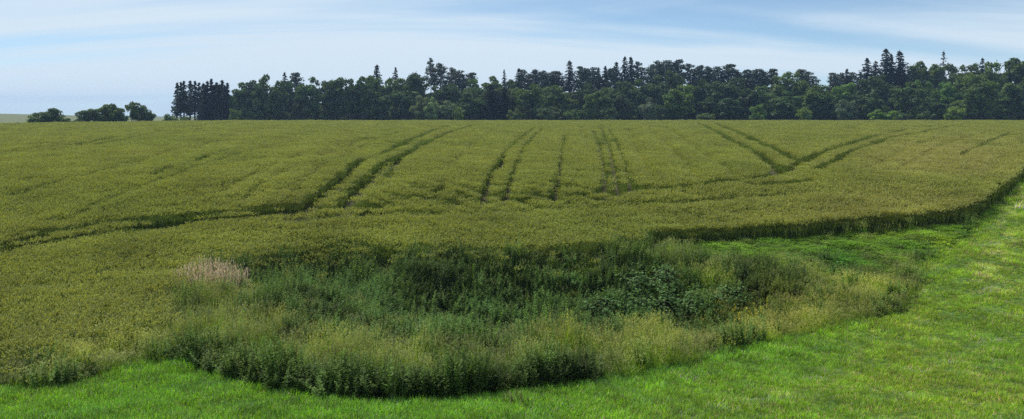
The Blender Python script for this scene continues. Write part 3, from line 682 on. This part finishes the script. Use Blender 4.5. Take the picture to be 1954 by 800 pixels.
TREES += T('823,110,15 841,121,26 862,129,22', 'pine', '3', 'p') + T('873,135,26 895,139,24', 'pine', '3', 'd') + T('806,180,42 825,184,34 848,187,50', 'willow', 'f', 'n') + T('873,201,24', 'bush', 'f', 'y')
TREES += T('828,160,52 862,152,54', 'broad', '2', 'd') + T('905,147,44 940,142,46 975,146,44', 'broad', '3', 'n') + T('900,172,58', 'broad', '1', 'd') + T('936,160,30 963,166,32', 'spruce', '1', 'd') + T('980,204,28', 'bush', 'f', 'p')
TREES += T('962,132,9', 'spruce', '3', 'd') + T('990,129,20', 'spruce', '3', 'd') + T('1005,133,26 1023,133,26 1037,135,26 1050,139,26 1066,136,28', 'pine', '3', 'd') + T('1087,114,24', 'spruce', '3', 'd')
TREES += T('1012,158,58', 'broad', '1', 'n') + T('1058,158,56', 'broad', '2', 'g') + T('1084,172,46', 'broad', '2', 'y') + T('1048,200,62', 'bush', 'f', 'd') + T('1091,206,28', 'bush', 'f', 'p')
TREES += T('1109,127,22 1121,131,22 1131,129,22 1166,130,28', 'pine', '3', 'd') + T('1142,127,14 1155,125,18', 'spruce', '3', 'p') + T('1176,117,22 1192,107,20 1204,107,22', 'spruce', '3', 'd') + T('1221,117,24 1243,123,26', 'pine', '3', 'd')
TREES += T('1115,152,56 1190,148,56 1215,146,50', 'broad', '2', 'd') + T('1130,170,40 1152,170,40', 'broad', '1', 'n') + T('1185,178,44', 'broad', '1', 'd') + T('1236,163,34', 'broad', '2', 'g') + T('1234,180,44', 'willow', 'f', 'd') + T('1105,205,34 1165,203,36', 'bush', 'f', 'd')
TREES += T('1256,116,26 1274,115,26 1292,114,24 1320,121,30 1334,125,26 1350,127,26 1365,127,26 1387,123,30 1407,133,28 1427,133,26 1443,132,26 1457,132,24 1471,132,24', 'pine', '3', 'd')
TREES += T('1252,138,54 1286,124,52', 'broad', '2', 'd') + T('1297,158,64', 'broad', '1', 'g') + T('1333,148,50 1366,150,54', 'broad', '2', 'd') + T('1345,182,52', 'broad', '1', 'd') + T('1402,140,70', 'broad', '2', 'd') + T('1395,172,56 1430,164,44', 'yew', '1', 'b') + T('1452,160,44', 'broad', '2', 'g') + T('1448,195,34', 'bush', 'f', 'l') + T('1345,214,40', 'bush', 'f', 'p')
TREES += T('1485,138,44 1510,128,62', 'broad', '2', 'n') + T('1528,133,24 1547,136,28 1590,139,24 1605,139,22 1627,138,24', 'pine', '3', 'p') + T('1616,130,14', 'spruce', '3', 'd') + T('1558,156,70', 'broad', '1', 'g') + T('1497,170,60', 'broad', '1', 'd') + T('1614,150,56', 'broad', '2', 'g') + T('1536,204,34', 'bush', 'f', 'l') + T('1614,188,42', 'willow', 'f', 'd') + T('1575,190,44', 'broad', '1', 'd')
TREES += T('1655,110,26 1671,115,22 1691,92,32 1701,101,18 1717,95,30', 'spruce', '3', 'd') + T('1642,137,20', 'spruce', '3', 'd') + T('1662,140,56 1688,136,56', 'broad', '2', 'd') + T('1640,176,44 1665,172,44', 'broad', '1', 'd') + T('1690,206,54', 'bush', 'f', 'g')
TREES += T('1733,119,56 1757,113,50 1783,115,54 1815,114,60 1847,115,58 1867,114,50', 'broad', '3', 'p') + T('1801,95,18', 'thin', '3', 'd') + T('1875,109,14', 'spruce', '3', 'd')
TREES += T('1735,154,66', 'broad', '1', 'd') + T('1753,147,36 1778,150,40 1808,150,48', 'broad', '2', 'g') + T('1785,185,52', 'broad', '1', 'd') + T('1848,130,62 1890,111,52', 'broad', '2', 'n') + T('1872,140,60', 'broad', '1', 'g') + T('1936,102,76', 'broad', '2', 'n') + T('1840,178,50', 'broad', '1', 'n') + T('1824,200,44', 'bush', 'f', 'y') + T('1884,176,52', 'broad', '1', 'l') + T('1926,150,56', 'broad', '1', 'n') + T('1962,140,56', 'broad', '1', 'd') + T('1720,212,40 1763,210,44', 'bush', 'f', 'd')
# one tree just beyond the frame
TREES += T('2010,120,70', 'broad', '1', 'n')
def build_undergrowth():
    g = np.random.default_rng(91)
    x = np.concatenate([g.uniform(-112, 190, 680), g.uniform(-97, -84, 20)]); y = np.concatenate([g.uniform(303, 352, 680), g.uniform(296, 320, 20)]); n = len(x)
    m = (CX + F * x / y > 388); x, y = x[m], y[m]; n = len(x)
    pr = [obj('undergrowth_clump', KINDS['bush']['v'][i][0], link=False) for i in range(4)]
    for p in pr: p.color = (.7, .75, .9, 1)
    s_ = g.uniform(.7, 1.25, n); r = np.zeros((n, 3)); r[:, 2] = g.uniform(0, 6.28, n)
    scatter('undergrowth', 'dark undergrowth closing the foot of the wood between the trunks', np.stack([x, y, height(x, y)], 1), g.integers(0, 4, n), np.stack([s_ * (1 + .5 * (y > 322)), s_ * (1 + .5 * (y > 322)), s_ * np.where(y > 322, 2.0, 1.1)], 1), r, np.ones((n, 3)), pr)
build_undergrowth()
ORD = 'first second third fourth fifth sixth seventh eighth ninth tenth eleventh twelfth thirteenth fourteenth fifteenth sixteenth'.split()
SECT = [(330, 441, 'in the spruce stand'), (441, 620, 'right of the spruce stand'), (620, 795, 'left of the pale willows'), (795, 885, 'behind the pale willows'),
        (885, 1060, 'just right of the pale willows'), (1060, 1180, 'near the bright yellow tree'), (1180, 1340, 'under the twin spruce tips'),
        (1340, 1475, 'above the crossing tracks'), (1475, 1640, 'before the tallest spruces'), (1640, 1730, 'around the tallest spruces'), (1730, 1830, 'right of the tallest spruces'), (1830, 2300, 'at the right end of the wood')]
WORD = {'d': 'dark', 'n': 'green', 'l': 'light green', 'y': 'yellow green', 'b': 'blackish', 'g': 'fresh green', 'p': 'greyish'}
PLACE = {'f': 'at the wood edge', '1': 'in front', '2': 'mid depth', '3': 'on the skyline'}
def build_trees():
    rows = []
    for t in TREES:
        sec = next((k for k, (a, b, _) in enumerate(SECT) if a <= t[0] < b), 0); rows.append((t, sec))
    cnt = {}; order = {}
    for i, (t, sec) in sorted(enumerate(rows), key=lambda q: q[1][0][0]):
        key = (t[3], t[4], t[5], sec); cnt[key] = cnt.get(key, 0) + 1; order[i] = cnt[key]
    g = np.random.default_rng(77); used = {}
    for i, (t, sec) in enumerate(rows):
        px, top, wpx, kind, layer, tint = t; K = KINDS[kind]
        D = LAYER[layer] + g.uniform(-4, 4); X = (px - CX) / F * D; z = float(height(X, D)); zt = CAMZ + (HY - top) * D / F
        H = zt - z; W = wpx * D / F
        e = obj(K['nm'], None); e.location = (X, D, z); e.rotation_euler = (0, 0, g.uniform(0, 6.28))
        c, tr = K['v'][i % len(K['v'])] if kind != 'stand' else K['v'][int(g.integers(0, 2)) if px < 384 else int(g.integers(2, 4))]
        sx = W / K['W'] * {'spruce': 2.9 if wpx > 16 else 3.6, 'stand': 2.2, 'pine': 1.65, 'thin': 1.6}.get(kind, 1.15); sc = (sx, sx, H / K['H'])
        a = obj('crown', c, e); a.scale = sc; q = np.array(TINT[tint]) * g.uniform(.78, 1.3) * (1 + g.uniform(-.06, .06, 3)); a.color = (*q, 1)
        b = obj('trunk', tr, e); b.scale = sc
        key = (kind, layer, tint, sec); word = K['word']; wd = WORD[tint]
        if kind == 'yew': wd = 'blackish'; word = 'evergreen'
        n_ = cnt[key]; pos = 'lone' if n_ == 1 else ORD[order[i] - 1]
        size = '' 
        lab = f"{pos} {wd} {word} {PLACE[layer]}, {SECT[sec][2]}" if n_ == 1 else f"{pos} {wd} {word} from left {PLACE[layer]}, {SECT[sec][2]}"
        if px < 330: lab = 'small light green bush just left of the spruce stand'
        grp = {'f': 'bushes along the wood edge', '1': 'front trees of the wood', '2': 'middle trees of the wood', '3': 'skyline trees of the wood'}[layer]
        tag(e, lab, K['cat'], grp)
build_trees()
SHRUBS = [(36, 233, 40, 12, 'n', 'low dark bush furthest left on the field edge'), (92, 203, 62, 0, 'd', 'round dark hawthorn standing alone at the left field edge'), (122, 222, 30, 0, 'n', 'small shrub against the right side of the lone hawthorn'),
          (72, 218, 40, 0, 'l', 'pale lower shrub against the left side of the lone hawthorn'),
          (168, 200, 44, 0, 'd', 'leftmost shrub of the hedge group on the field edge'), (198, 196, 46, 0, 'n', 'second shrub from the left in the hedge group'), (224, 194, 44, 0, 'd', 'third shrub from the left in the hedge group'),
          (200, 216, 50, 0, 'l', 'pale low shrub in front of the hedge group'), (262, 190, 44, 0, 'd', 'tallest and rightmost shrub of the hedge group, sky showing through'), (280, 208, 34, 0, 'd', 'dark low shrub under the tallest one at the right end of the hedge group'),
          (148, 226, 30, 0, 'p', 'thin greyish shrub at the left foot of the hedge group')]
def build_shrubs():
    g = np.random.default_rng(5); vs_ = [broadleaf(700 + i, 5.5, 5.5, .02, 2800, (.09, .17), 1.4, 26, 0, 4) for i in range(5)]
    for i, (px, top, wpx, _, tint, lb) in enumerate(SHRUBS):
        Xe = -118 + (px / 300) * 22; D = 209.0 + max(0, (px - 40)) / 260 * 30; D += 0 if top < 210 else -3
        X = (px - CX) / F * D; D = max(D, float(edge_y(X)) + 2.5); X = (px - CX) / F * D
        z = float(height(X, D)); H = CAMZ + (HY - top) * D / F - z; W = wpx * D / F
        e = obj('hedge_shrub', None); e.location = (X, D, z); e.rotation_euler = (0, 0, g.uniform(0, 6.28)); c, tr = vs_[i % 5]
        sc = (W / 5.5 * 1.22, W / 5.5 * 1.22, H / 5.5); a = obj('crown', c, e); a.scale = sc; a.color = (*(np.array(TINT[tint]) * 1.15), 1); b = obj('trunk', tr, e); b.scale = sc
        tag(e, lb, 'shrub', 'shrubs on the left field edge')
build_shrubs()


# ------------------------------------------------------------------ haze
def build_haze():
    mb = MB(); x0, x1, y0, y1, z0, z1 = -3900, 3900, -420, 3020, -45, 36
    P = [(x0, y0, z0), (x1, y0, z0), (x1, y1, z0), (x0, y1, z0), (x0, y0, z1), (x1, y0, z1), (x1, y1, z1), (x0, y1, z1)]
    me = bpy.data.meshes.new('haze'); me.from_pydata(P, [], [(0, 3, 2, 1), (4, 5, 6, 7), (0, 1, 5, 4), (1, 2, 6, 5), (2, 3, 7, 6), (3, 0, 4, 7)])
    m = new_mat('haze_air'); N = m.node_tree.nodes; out = N.new('ShaderNodeOutputMaterial'); v = N.new('ShaderNodeVolumePrincipled')
    v.inputs['Color'].default_value = (.45, .66, 1.0, 1); v.inputs['Density'].default_value = HAZE; v.inputs['Anisotropy'].default_value = 0.3
    m.node_tree.links.new(v.outputs[0], out.inputs['Volume']); me.materials.append(m); o = obj('haze', me); tag(o, 'thin bluish summer haze over the fields', kind='stuff')
HAZE = 0.00020
build_haze()
